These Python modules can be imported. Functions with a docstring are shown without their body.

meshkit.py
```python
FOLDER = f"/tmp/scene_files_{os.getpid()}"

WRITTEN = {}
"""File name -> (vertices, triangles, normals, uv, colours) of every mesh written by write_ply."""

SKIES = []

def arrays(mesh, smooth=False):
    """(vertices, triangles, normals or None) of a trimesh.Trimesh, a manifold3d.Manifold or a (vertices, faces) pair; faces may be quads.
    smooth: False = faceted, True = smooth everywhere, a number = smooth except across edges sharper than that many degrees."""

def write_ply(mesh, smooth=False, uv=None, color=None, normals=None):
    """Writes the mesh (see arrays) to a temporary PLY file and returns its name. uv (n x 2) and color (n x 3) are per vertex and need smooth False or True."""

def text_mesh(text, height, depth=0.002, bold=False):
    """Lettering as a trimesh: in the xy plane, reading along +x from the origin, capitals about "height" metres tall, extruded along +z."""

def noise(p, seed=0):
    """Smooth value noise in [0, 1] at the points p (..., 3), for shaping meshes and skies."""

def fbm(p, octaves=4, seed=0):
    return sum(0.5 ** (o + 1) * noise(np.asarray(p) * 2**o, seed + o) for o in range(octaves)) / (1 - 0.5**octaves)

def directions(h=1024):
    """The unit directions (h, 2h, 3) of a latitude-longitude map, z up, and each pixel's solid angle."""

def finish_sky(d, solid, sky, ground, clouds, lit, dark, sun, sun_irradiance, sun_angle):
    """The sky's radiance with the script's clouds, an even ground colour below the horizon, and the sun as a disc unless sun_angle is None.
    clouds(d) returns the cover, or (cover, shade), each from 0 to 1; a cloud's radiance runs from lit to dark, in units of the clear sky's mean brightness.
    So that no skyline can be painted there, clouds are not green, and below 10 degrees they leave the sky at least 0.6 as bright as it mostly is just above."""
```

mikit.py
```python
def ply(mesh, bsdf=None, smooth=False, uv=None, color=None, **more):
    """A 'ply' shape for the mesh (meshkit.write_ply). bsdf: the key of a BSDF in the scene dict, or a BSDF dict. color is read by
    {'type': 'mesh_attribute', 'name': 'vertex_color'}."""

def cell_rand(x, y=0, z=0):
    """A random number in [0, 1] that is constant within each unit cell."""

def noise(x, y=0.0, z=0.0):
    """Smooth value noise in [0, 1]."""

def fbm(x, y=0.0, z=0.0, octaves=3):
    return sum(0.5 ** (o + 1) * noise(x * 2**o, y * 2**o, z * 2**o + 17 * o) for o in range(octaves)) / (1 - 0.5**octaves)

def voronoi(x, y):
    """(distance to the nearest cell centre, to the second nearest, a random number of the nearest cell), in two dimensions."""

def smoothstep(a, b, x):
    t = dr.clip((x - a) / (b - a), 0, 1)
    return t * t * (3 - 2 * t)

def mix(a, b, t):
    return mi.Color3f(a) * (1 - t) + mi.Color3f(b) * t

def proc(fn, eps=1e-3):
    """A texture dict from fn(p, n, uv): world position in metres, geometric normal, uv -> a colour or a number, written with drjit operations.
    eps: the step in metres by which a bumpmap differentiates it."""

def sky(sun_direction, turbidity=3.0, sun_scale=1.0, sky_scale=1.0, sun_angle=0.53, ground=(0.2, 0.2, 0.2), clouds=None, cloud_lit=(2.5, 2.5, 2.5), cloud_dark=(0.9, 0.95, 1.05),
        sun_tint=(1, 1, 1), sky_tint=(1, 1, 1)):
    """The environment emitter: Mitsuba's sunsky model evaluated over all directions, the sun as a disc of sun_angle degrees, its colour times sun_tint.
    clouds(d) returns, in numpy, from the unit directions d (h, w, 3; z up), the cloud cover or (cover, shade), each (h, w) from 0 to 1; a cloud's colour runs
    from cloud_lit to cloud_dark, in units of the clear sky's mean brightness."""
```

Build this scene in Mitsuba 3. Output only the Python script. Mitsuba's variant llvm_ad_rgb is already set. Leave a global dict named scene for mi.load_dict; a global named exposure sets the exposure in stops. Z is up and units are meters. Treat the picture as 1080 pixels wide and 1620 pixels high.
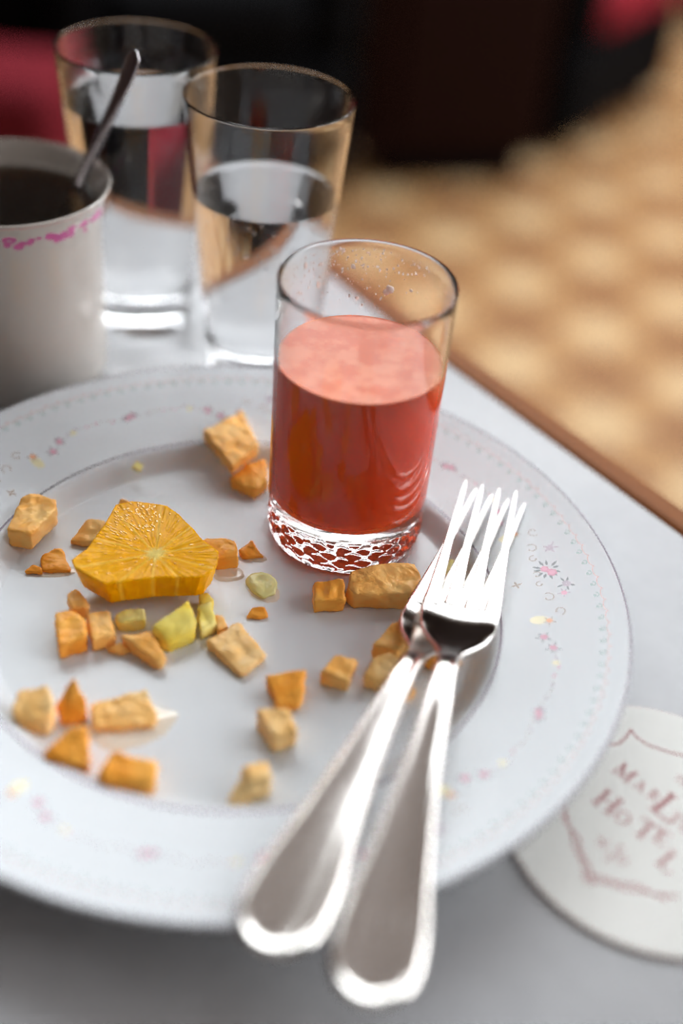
import math
import numpy as np
import trimesh
import manifold3d as m3
from shapely import affinity
from shapely.geometry import Polygon, LineString, Point
from shapely.geometry.polygon import orient
from shapely.ops import unary_union
import drjit as dr
import mitsuba as mi
import mikit
import meshkit
from mikit import noise, fbm, smoothstep, mix

T = mi.ScalarTransform4f
scene, labels = {}, {}

# ------------------------------------------------------------------ camera, light, exposure
exposure = 0.16
CAM = np.array([0.03278, -0.31105, 0.30309])
PITCH, ROLL, FOCAL_PX = 0.67583, 0.09721, 1954.0
fwd = np.array([0, math.cos(PITCH), -math.sin(PITCH)])
right = np.array([1.0, 0, 0])
up0 = np.cross(right, fwd)
up = up0 * math.cos(ROLL) - right * math.sin(ROLL)
scene['camera'] = {
    'type': 'thinlens', 'fov': math.degrees(2 * math.atan(540 / FOCAL_PX)), 'fov_axis': 'x',
    'aperture_radius': 0.0096, 'focus_distance': 0.438, 'near_clip': 0.01, 'far_clip': 50.0,
    'to_world': T().look_at(origin=CAM.tolist(), target=(CAM + fwd).tolist(), up=up.tolist())}

# table axes: NRM points across the long wooden edge at the right, BCK across the far edge
NRM, BCK = np.array([0.768, 0.640, 0]), np.array([-0.640, 0.768, 0])
EDGE_N, EDGE_B = 0.1758, 0.3246          # where the stone stops
FLOOR_Z, CEIL_Z = -0.74, 1.95
SKY_L = [6.8, 7.15, 7.4]                 # daylight through the glass roof
ROOM = (-2.4, 2.15, -2.2, 5.6)            # x0, x1, y0, y1
SIDE_L = [4.6, 4.7, 4.8]                 # daylight through the tall windows in the right wall
ROOF = (-2.0, 2.0, 1.62, 3.6)            # opening of the glass roof


def rgb(*v):
    return {'type': 'rgb', 'value': [float(x) for x in v]}


def srgb(r, g, b):
    f = lambda c: c / 12.92 if c <= 0.04045 else ((c + 0.055) / 1.055) ** 2.4
    return [f(r / 255), f(g / 255), f(b / 255)]


def principled(color, rough=0.5, **k):
    c = color if isinstance(color, dict) else rgb(*color)
    return {'type': 'twosided', 'bsdf': {'type': 'principled', 'base_color': c, 'roughness': rough, **k}}


# ------------------------------------------------------------------ materials
scene['mat_glass'] = {'type': 'dielectric', 'int_ior': 1.5, 'ext_ior': 1.0}
scene['mat_water_in_glass'] = {'type': 'dielectric', 'int_ior': 1.333, 'ext_ior': 1.5}
scene['mat_water'] = {'type': 'dielectric', 'int_ior': 1.333, 'ext_ior': 1.0}
scene['mat_bubble'] = {'type': 'dielectric', 'int_ior': 1.0, 'ext_ior': 1.333}
scene['mat_porcelain'] = {'type': 'twosided', 'bsdf': {'type': 'roughplastic', 'alpha': 0.1, 'distribution': 'ggx', 'diffuse_reflectance': rgb(0.845, 0.868, 0.885), 'int_ior': 1.5, 'nonlinear': True}}
scene['mat_mug'] = {'type': 'twosided', 'bsdf': {'type': 'plastic', 'diffuse_reflectance': rgb(0.70, 0.67, 0.64), 'int_ior': 1.5, 'nonlinear': True}}
scene['mat_platinum'] = {'type': 'twosided', 'bsdf': {'type': 'roughconductor', 'material': 'Cr', 'alpha': 0.15, 'specular_reflectance': rgb(0.16, 0.14, 0.15)}}
scene['mat_steel'] = {'type': 'twosided', 'bsdf': {'type': 'roughconductor', 'material': 'Ag', 'alpha': 0.045, 'specular_reflectance': rgb(0.82, 0.80, 0.80)}}
scene['mat_spoon'] = {'type': 'twosided', 'bsdf': {'type': 'roughconductor', 'material': 'Cr', 'alpha': 0.1}}
scene['mat_juice'] = principled(srgb(228, 92, 48), 0.6, specular=0.0)


def juice_skin(p, n, uv):
    a = fbm(p.x * 160, p.y * 160, 1.0, 4)
    return mix(srgb(222, 108, 68), srgb(232, 138, 102), smoothstep(0.3, 0.7, a))


scene['mat_juice_top'] = principled(mikit.proc(juice_skin), 0.35, specular=0.35)
scene['mat_pulp'] = {'type': 'principledthin', 'base_color': rgb(0.9, 0.82, 0.78), 'roughness': 0.5, 'diff_trans': 1.0}
for name, c in dict(pink=(212, 146, 168), rose=(226, 170, 190), leaf=(128, 134, 138), sage=(168, 190, 186), taupe=(170, 155, 142), yellow=(240, 234, 196), orange=(230, 165, 120), mauve=(190, 178, 190), blush=(222, 184, 178)).items():
    scene['mat_print_' + name] = principled(srgb(*c), 0.25, specular=0.4)
scene['mat_mug_print'] = principled(srgb(186, 84, 144), 0.25)
scene['mat_coaster'] = principled(srgb(226, 226, 222), 0.8, specular=0.2)
scene['mat_coaster_edge'] = principled(srgb(190, 140, 130), 0.6)
scene['mat_ink'] = principled(srgb(170, 118, 120), 0.7, specular=0.1)


def marble(p, n, uv):
    v = fbm(p.x * 14, p.y * 14, p.z * 14, 4)
    w = fbm(p.x * 160, p.y * 160, 3.0, 2)
    t = smoothstep(0.35, 0.75, v) * 0.7 + 0.3 * w
    return mix(srgb(168, 169, 172), srgb(182, 183, 185), t)


scene['mat_marble'] = {'type': 'twosided', 'bsdf': {'type': 'principled', 'base_color': mikit.proc(marble), 'roughness': 0.25, 'specular': 0.35}}


def wood(p, n, uv):
    a = p.x * 0.64 - p.y * 0.768
    b = p.x * 0.768 + p.y * 0.64
    g = fbm(a * 12, b * 420, p.z * 420, 3)
    return mix(srgb(112, 62, 24), srgb(152, 92, 42), g)


scene['mat_edge_wood'] = {'type': 'twosided', 'bsdf': {'type': 'principled', 'base_color': mikit.proc(wood), 'roughness': 0.5, 'specular': 0.15}}

TILE = 0.197
TILE_U0, TILE_N0 = 0.64 * 0.464 - 0.768 * 1.82, 0.768 * 0.464 + 0.64 * 1.82   # the centre of one tile


def tile_pattern(p, n, uv):
    a = (p.x * 0.64 - p.y * 0.768 - TILE_U0) / TILE
    b = (p.x * 0.768 + p.y * 0.64 - TILE_N0) / TILE
    i, j = dr.floor(a + 0.5), dr.floor(b + 0.5)
    fa, fb = dr.abs(a - i), dr.abs(b - j)
    tone = mikit.cell_rand(i, j, 5)
    g = fbm(p.x * 30, p.y * 30, 1.0, 3)
    base = mix(srgb(150, 112, 72), srgb(160, 124, 84), tone * 0.5 + g * 0.5)
    d = dr.sqrt(fa * fa + fb * fb)
    base = mix(base, srgb(178, 150, 112), 1 - smoothstep(0.2, 0.3, d))
    s = dr.sqrt(dr.square(fa - 0.34) + dr.square(fb - 0.34))
    base = mix(base, srgb(112, 72, 50), (1 - smoothstep(0.09, 0.16, s)))
    e = dr.minimum(dr.abs(fa - 0.5), dr.abs(fb - 0.5))
    return mix(base, srgb(144, 102, 60), (1 - smoothstep(0.05, 0.1, e)) * 0.6)


scene['mat_tile'] = {'type': 'twosided', 'bsdf': {'type': 'principled', 'base_color': mikit.proc(tile_pattern), 'roughness': 0.5, 'specular': 0.3}}
scene['mat_grout'] = principled(srgb(150, 115, 80), 0.9, specular=0.1)
scene['mat_wall'] = principled(srgb(186, 180, 172), 0.8, specular=0.2)
scene['mat_panel'] = principled(srgb(34, 20, 16), 0.6, specular=0.2)
scene['mat_ceiling'] = principled(srgb(172, 171, 173), 0.9, specular=0.1)
scene['mat_black'] = principled([0.003, 0.003, 0.0035], 0.8, specular=0.04)
scene['mat_dark_wood'] = principled(srgb(26, 9, 6), 0.6, specular=0.05)
scene['mat_red_velvet'] = principled(srgb(122, 32, 42), 0.8, specular=0.05)
scene['mat_red_cloth'] = principled(srgb(92, 26, 33), 0.9, specular=0.03)
scene['mat_orange_juice'] = principled(srgb(252, 182, 24), 0.04, specular=1.0)
scene['mat_frame'] = principled(srgb(60, 58, 56), 0.5)


def flesh(light, deep, s):
    def fn(p, n, uv):
        a = fbm(p.x * 110 + s, p.y * 110, p.z * 110, 3)
        b = noise(p.x * 900, p.y * 900, p.z * 900)
        return mix(srgb(*deep), srgb(*light), smoothstep(0.25, 0.75, a) * 0.75 + 0.25 * b)
    return fn


def pores(p, n, uv):
    return fbm(p.x * 700, p.y * 700, p.z * 700, 2)


def fruit(light, deep, s, rough=0.3, bump=0.00035, spec=0.16):
    return {'type': 'twosided', 'bsdf': {'type': 'bumpmap', 'arbitrary': mikit.proc(pores, 2e-4), 'scale': bump,
            'bsdf': {'type': 'principled', 'base_color': mikit.proc(flesh(light, deep, s)), 'roughness': rough, 'specular': spec}}}


scene['mat_melon_0'] = fruit((255, 212, 136), (254, 180, 84), 0.0)
scene['mat_melon_1'] = fruit((255, 190, 90), (252, 158, 46), 7.0)
scene['mat_melon_2'] = fruit((255, 221, 160), (254, 195, 110), 13.0)
scene['mat_pineapple_0'] = fruit((255, 246, 176), (252, 232, 108), 21.0, 0.22)
scene['mat_pineapple_1'] = fruit((255, 240, 136), (250, 218, 72), 27.0, 0.22)
scene['mat_green'] = fruit((240, 236, 176), (228, 222, 136), 31.0, 0.18)
PITH = (-0.0295, 0.0077)


def orange_flesh(p, n, uv):
    x, y = p.x - PITH[0], p.y - PITH[1]
    r, a = dr.sqrt(x * x + y * y), dr.atan2(y, x)
    v = noise(r * 130, a * 40, p.z * 200)
    base = mix(srgb(252, 168, 2), srgb(255, 192, 10), v * 0.7 + 0.3 * noise(p.x * 150, p.y * 150, 2.0))
    k = a * (10 / (2 * math.pi)) + 0.35
    e = dr.abs(k - dr.floor(k + 0.5)) * r * (2 * math.pi / 10)
    base = mix(base, srgb(253, 206, 74), (1 - smoothstep(0.0002, 0.0008, e)) * 0.55)
    core = r + 0.0022 * (noise(a * 6, 3.0, 0.0) - 0.5)
    return mix(base, srgb(253, 228, 130), (1 - smoothstep(0.0012, 0.0042, core)) * 0.9)


def vesicles(p, n, uv):
    x, y = p.x - PITH[0], p.y - PITH[1]
    r, a = dr.sqrt(x * x + y * y), dr.atan2(y, x)
    return noise(r * 130, a * 40, p.z * 200) + 0.3 * noise(p.x * 900, p.y * 900, p.z * 900)


scene['mat_orange'] = {'type': 'twosided', 'bsdf': {'type': 'bumpmap', 'arbitrary': mikit.proc(vesicles, 2e-4), 'scale': 0.0003,
                       'bsdf': {'type': 'principled', 'base_color': mikit.proc(orange_flesh), 'roughness': 0.2, 'specular': 0.08}}}


# ------------------------------------------------------------------ helpers
def tag(key, label=None, category=None, group=None, kind=None):
    d = labels.setdefault(key, {})
    for k, v in dict(label=label, category=category, group=group, kind=kind).items():
        if v:
            d[k] = v


def lathe(profile, x=0.0, y=0.0, seg=128, flip=False):
    """A surface of revolution; a profile that runs outwards and up has its normals outwards. Points at r = 0 become poles."""
    rows, v, f = [], [], []
    a = np.arange(seg) * 2 * math.pi / seg
    for r, z in profile:
        if r < 1e-7:
            rows.append([len(v)])
            v.append([x, y, z])
        else:
            rows.append(list(range(len(v), len(v) + seg)))
            v.extend(np.stack([x + r * np.cos(a), y + r * np.sin(a), np.full(seg, z)], 1).tolist())
    for A, B in zip(rows[:-1], rows[1:]):
        for i in range(seg):
            j = (i + 1) % seg
            if len(A) == 1 and len(B) > 1:
                f.append([A[0], B[j], B[i]])
            elif len(B) == 1 and len(A) > 1:
                f.append([A[i], A[j], B[0]])
            elif len(A) > 1:
                f.append([A[i], A[j], B[j]])
                f.append([A[i], B[j], B[i]])
    f = np.array(f)
    return trimesh.Trimesh(np.array(v), f[:, ::-1] if flip else f, process=False)


def box(x0, x1, y0, y1, z0, z1):
    m = trimesh.creation.box((x1 - x0, y1 - y0, z1 - z0))
    m.apply_translation([(x0 + x1) / 2, (y0 + y1) / 2, (z0 + z1) / 2])
    return m


def soft_box(x0, x1, y0, y1, z0, z1, r=0.04):
    pts = [m3.Manifold.sphere(r, 16).translate([a, b, c]) for a in (x0 + r, x1 - r) for b in (y0 + r, y1 - r) for c in (z0 + r, z1 - r)]
    return m3.Manifold.batch_hull(pts)


def to_tm(man):
    m = man.to_mesh()
    return trimesh.Trimesh(np.array(m.vert_properties[:, :3], float), np.array(m.tri_verts), process=False)


def spin(mesh, deg, cx, cy):
    m = mesh if isinstance(mesh, trimesh.Trimesh) else to_tm(mesh)
    m.apply_transform(trimesh.transformations.rotation_matrix(math.radians(deg), [0, 0, 1], [cx, cy, 0]))
    return m


def loft(sections, caps=True):
    n, k = len(sections), len(sections[0])
    v = np.vstack(sections)
    f = []
    for i in range(n - 1):
        for j in range(k):
            a, b = i * k + j, i * k + (j + 1) % k
            f += [[a, b, b + k], [a, b + k, a + k]]
    if caps:
        for s, rev in ((0, True), (n - 1, False)):
            c = len(v)
            v = np.vstack([v, sections[s].mean(0)])
            for j in range(k):
                t = [s * k + j, s * k + (j + 1) % k, c]
                f.append(t[::-1] if rev else t)
    m = trimesh.Trimesh(v, np.array(f), process=False)
    if m.volume < 0:
        m.invert()
    return m


def interp(x, xs, ys):
    from scipy.interpolate import PchipInterpolator
    return PchipInterpolator(xs, ys)(x)


def plate_z(r):
    t = np.clip((r - .0815) / .009, 0, 1)
    return np.where(r < .0905, .006 + .0062 * t * t * (3 - 2 * t), .0122 + .0091 * np.clip((r - .0905) / .043, 0, 1) ** 1.15)


# ------------------------------------------------------------------ the room
x0, x1, y0, y1 = ROOM
scene['floor'] = mikit.ply(box(x0, x1, y0, y1, FLOOR_Z - .05, FLOOR_Z - .004), 'mat_grout')
tag('floor', 'floor of patterned ochre cement tiles beyond the table', kind='structure')
tm = trimesh.creation.box((TILE - .003, TILE - .003, .012))
tile_ply = mikit.ply(tm, 'mat_tile')
ang = math.degrees(math.atan2(-0.768, 0.640))
count = 0
for i in range(-16, 17):
    for j in range(-16, 17):
        u, n = TILE_U0 + i * TILE, TILE_N0 + j * TILE
        cx, cy = 0.64 * u + 0.768 * n, -0.768 * u + 0.64 * n
        if -1.3 < cx < 1.7 and 0.45 < cy < 3.3:
            key = 'floor__tile' + (f'_{count:03d}' if count else '')
            scene[key] = {**tile_ply, 'to_world': T().translate([cx, cy, FLOOR_Z - .006]).rotate([0, 0, 1], ang)}
            count += 1
scene['wall_back'] = mikit.ply(box(x0 - .1, x1 + .1, y1, y1 + .1, FLOOR_Z - .05, CEIL_Z + .1), 'mat_panel')
scene['wall_front'] = mikit.ply(box(x0 - .1, x1 + .1, y0 - .1, y0, FLOOR_Z - .05, CEIL_Z + .1), 'mat_wall')
scene['wall_left'] = mikit.ply(box(x0 - .1, x0, y0, y1, FLOOR_Z - .05, CEIL_Z + .1), 'mat_panel')
WIN = (-0.7, 2.8, 0.0, 1.85)              # y0, y1, z0, z1 of the window in the right wall
wy0, wy1, wz0, wz1 = WIN
scene['wall_right'] = mikit.ply(trimesh.util.concatenate([box(x1, x1 + .1, y0, wy0, FLOOR_Z - .05, CEIL_Z + .1), box(x1, x1 + .1, wy1, y1, FLOOR_Z - .05, CEIL_Z + .1),
                                                          box(x1, x1 + .1, wy0, wy1, FLOOR_Z - .05, wz0), box(x1, x1 + .1, wy0, wy1, wz1, CEIL_Z + .1)]), 'mat_wall')
a0, a1, b0, b1 = ROOF
scene['ceiling'] = mikit.ply(trimesh.util.concatenate([box(x0, a0, y0, y1, CEIL_Z, CEIL_Z + .1), box(a1, x1, y0, y1, CEIL_Z, CEIL_Z + .1),
                                                       box(a0, a1, y0, b0, CEIL_Z, CEIL_Z + .1), box(a0, a1, b1, y1, CEIL_Z, CEIL_Z + .1)]), 'mat_ceiling')
for k in ('wall_back', 'wall_front', 'wall_left', 'wall_right', 'ceiling'):
    tag(k, kind='structure')
# the glass roof: bright panes between bars
NX, NY = 5, 3
bars = [box(a0, a1, b0 + (b1 - b0) * j / NY - .02, b0 + (b1 - b0) * j / NY + .02, CEIL_Z - .02, CEIL_Z + .06) for j in range(NY + 1)]
bars += [box(a0 + (a1 - a0) * i / NX - .02, a0 + (a1 - a0) * i / NX + .02, b0, b1, CEIL_Z - .02, CEIL_Z + .06) for i in range(NX + 1)]
scene['window_1'] = mikit.ply(trimesh.util.concatenate(bars), 'mat_frame')
tag('window_1', kind='structure')
for i in range(NX):
    for j in range(NY):
        c = i * NY + j
        xa, xb = a0 + (a1 - a0) * i / NX + .02, a0 + (a1 - a0) * (i + 1) / NX - .02
        ya, yb = b0 + (b1 - b0) * j / NY + .02, b0 + (b1 - b0) * (j + 1) / NY - .02
        q = trimesh.Trimesh([[xa, ya, CEIL_Z + .03], [xb, ya, CEIL_Z + .03], [xb, yb, CEIL_Z + .03], [xa, yb, CEIL_Z + .03]], [[0, 2, 1], [0, 3, 2]], process=False)
        scene['window_1__pane' + (f'_{c:03d}' if c else '')] = {**mikit.ply(q, 'mat_ceiling'), 'emitter': {'type': 'area', 'radiance': rgb(*SKY_L)}}
# the tall window in the right wall
NW = 4
bars = [box(x1 - .03, x1 + .06, wy0 + (wy1 - wy0) * i / NW - .05, wy0 + (wy1 - wy0) * i / NW + .05, wz0, wz1) for i in range(NW + 1)]
bars += [box(x1 - .03, x1 + .06, wy0 - .05, wy1 + .05, z - .05, z + .05) for z in (wz0, wz1)]
scene['window_2'] = mikit.ply(trimesh.util.concatenate(bars), 'mat_frame')
tag('window_2', kind='structure')
for i in range(NW):
    ya, yb = wy0 + (wy1 - wy0) * i / NW + .05, wy0 + (wy1 - wy0) * (i + 1) / NW - .05
    q = trimesh.Trimesh([[x1 + .03, ya, wz0 + .05], [x1 + .03, yb, wz0 + .05], [x1 + .03, yb, wz1 - .05], [x1 + .03, ya, wz1 - .05]], [[0, 2, 1], [0, 3, 2]], process=False)
    scene['window_2__pane' + (f'_{i:03d}' if i else '')] = {**mikit.ply(q, 'mat_ceiling'), 'emitter': {'type': 'area', 'radiance': rgb(*SIDE_L)}}


# ------------------------------------------------------------------ furniture beyond the table
def seat_unit(name, label, cx, cy, w, d, rot, mat, h=0.42, back=0.8, cushion=None):
    """An upholstered chair, w across and d deep around (cx, cy), its front to -y before it is turned."""
    z = FLOOR_Z
    x_0, x_1, y_0, y_1 = cx - w / 2, cx + w / 2, cy - d / 2, cy + d / 2
    scene[name + '__base'] = mikit.ply(spin(soft_box(x_0, x_1, y_0, y_1, z + .03, z + h - .12), rot, cx, cy), mat, smooth=40)
    scene[name + '__seat_cushion'] = mikit.ply(spin(soft_box(x_0 + .09, x_1 - .09, y_0 - .01, y_1 - .14, z + h - .12, z + h, .045), rot, cx, cy), cushion or mat, smooth=40)
    scene[name + '__backrest'] = mikit.ply(spin(soft_box(x_0, x_1, y_1 - .14, y_1, z + h - .12, z + back), rot, cx, cy), mat, smooth=40)
    for k, (a, b) in enumerate(((x_0, x_0 + .09), (x_1 - .09, x_1))):
        scene[name + '__armrest' + ('_001' if k else '')] = mikit.ply(spin(soft_box(a, b, y_0, y_1 - .1, z + h - .12, z + h + .14), rot, cx, cy), mat, smooth=40)
    for k, (a, b) in enumerate(((x_0 + .06, y_0 + .06), (x_1 - .06, y_0 + .06), (x_0 + .06, y_1 - .06), (x_1 - .06, y_1 - .06))):
        m = trimesh.creation.cylinder(.022, .05, sections=16)
        m.apply_translation([a, b, z + .025])
        scene[name + '__leg' + (f'_{k:03d}' if k else '')] = mikit.ply(spin(m, rot, cx, cy), 'mat_dark_wood', smooth=40)
    tag(name, label, 'armchair')


seat_unit('armchair', 'big black upholstered armchair on the tiled floor behind the water glasses', -.325, 2.04, .54, .44, 15, 'mat_black')
seat_unit('armchair_001', 'black armchair with a dark red seat, turned aside on the floor at upper right', .33, 2.63, .56, .58, 58, 'mat_black', h=.36, back=.62, cushion='mat_red_velvet')
scene['footstool__body'] = mikit.ply(spin(soft_box(-.95, -.46, 1.5, 1.72, FLOOR_Z + .05, FLOOR_Z + .34), 0, -.7, 1.6), 'mat_red_cloth', smooth=40)
scene['footstool__plinth'] = mikit.ply(spin(box(-.91, -.5, 1.54, 1.68, FLOOR_Z, FLOOR_Z + .06), 0, -.7, 1.6), 'mat_black')
tag('footstool', 'dark red velvet footstool on the floor at the far left behind the mug', 'footstool')
seat_unit('armchair_003', 'black armchair far back at the upper left, behind the red footstool', -1.03, 2.42, .8, .56, 0, 'mat_black')
seat_unit('armchair_002', 'red velvet armchair in the far upper right corner behind the black armchair', 1.28, 3.25, .62, .7, 30, 'mat_red_velvet')
# a dark sideboard between the armchairs
def cab(*args, r=.01):
    return spin(soft_box(*args, r), 15, .05, 2.03)


scene['sideboard__body'] = mikit.ply(cab(.0, .37, 2.045, 2.22, FLOOR_Z + .06, FLOOR_Z + .78), 'mat_dark_wood', smooth=40)
scene['sideboard__door'] = mikit.ply(cab(.065, .355, 2.034, 2.05, FLOOR_Z + .1, FLOOR_Z + .74, r=.005), 'mat_dark_wood', smooth=40)
scene['sideboard__top'] = mikit.ply(cab(-.01, .375, 2.03, 2.23, FLOOR_Z + .78, FLOOR_Z + .81), 'mat_dark_wood', smooth=40)
scene['sideboard__plinth'] = mikit.ply(cab(.07, .35, 2.07, 2.2, FLOOR_Z, FLOOR_Z + .07, r=.005), 'mat_black', smooth=40)
tag('sideboard', 'narrow dark red-brown wooden cabinet between the two black armchairs', 'cabinet')


# ------------------------------------------------------------------ the table
U3 = np.array([0.640, -0.768, 0])


def slab(n0, n1, b0, b1, z0, z1, r):
    """A box with rounded edges laid along the table's own axes."""
    pts = []
    for n in (n0 + r, n1 - r):
        for b in (b0 + r, b1 - r):
            for z in (z0 + r, z1 - r):
                c = NRM * n + BCK * b
                pts.append(m3.Manifold.sphere(r, 12).translate([c[0], c[1], z]))
    return m3.Manifold.batch_hull(pts)


W_ = .0148
scene['cafe_table__stone_top'] = mikit.ply(slab(-.56, EDGE_N, -.5, EDGE_B, -.03, 0, .0006), 'mat_marble', smooth=40)
for k, args in enumerate(((EDGE_N, EDGE_N + W_, -.5 - W_, EDGE_B + W_), (-.56 - W_, -.56, -.5 - W_, EDGE_B + W_), (-.56, EDGE_N, EDGE_B, EDGE_B + W_), (-.56, EDGE_N, -.5 - W_, -.5))):
    scene['cafe_table__wood_edging' + (f'_{k:03d}' if k else '')] = mikit.ply(slab(*args, -.034, .0006, .0035), 'mat_edge_wood', smooth=40)
tc = NRM * -.19 + BCK * -.09
m = trimesh.creation.cylinder(.04, .66, sections=32)
m.apply_translation([tc[0], tc[1], -.36])
scene['cafe_table__pedestal'] = mikit.ply(m, 'mat_black', smooth=40)
scene['cafe_table__foot'] = mikit.ply(lathe([(0, FLOOR_Z), (.24, FLOOR_Z), (.24, FLOOR_Z + .015), (.06, FLOOR_Z + .05), (0, FLOOR_Z + .055)], tc[0], tc[1], 48), 'mat_black', smooth=40)
tag('cafe_table', 'pale grey stone cafe table with a brown wooden edge, carrying the plate and glasses', 'table')

# ------------------------------------------------------------------ coaster with its lettering
KX, KY, KR, KH = .13651, -.06958, .0466, .0015
scene['coaster__disc'] = mikit.ply(lathe([(0, .0001), (KR - .0002, .0001), (KR, .0003), (KR, KH - .0002), (KR - .0003, KH), (0, KH)], KX, KY, 160), 'mat_coaster', smooth=30)
scene['coaster__red_edge'] = mikit.ply(lathe([(KR - .0006, KH + .00003), (KR + .00005, KH - .0002), (KR + .00005, KH - .0007)], KX, KY, 160, flip=True), 'mat_coaster_edge', smooth=True)
tag('coaster', 'round white card coaster with hotel lettering, half under the plate at the lower right', 'coaster')


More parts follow.
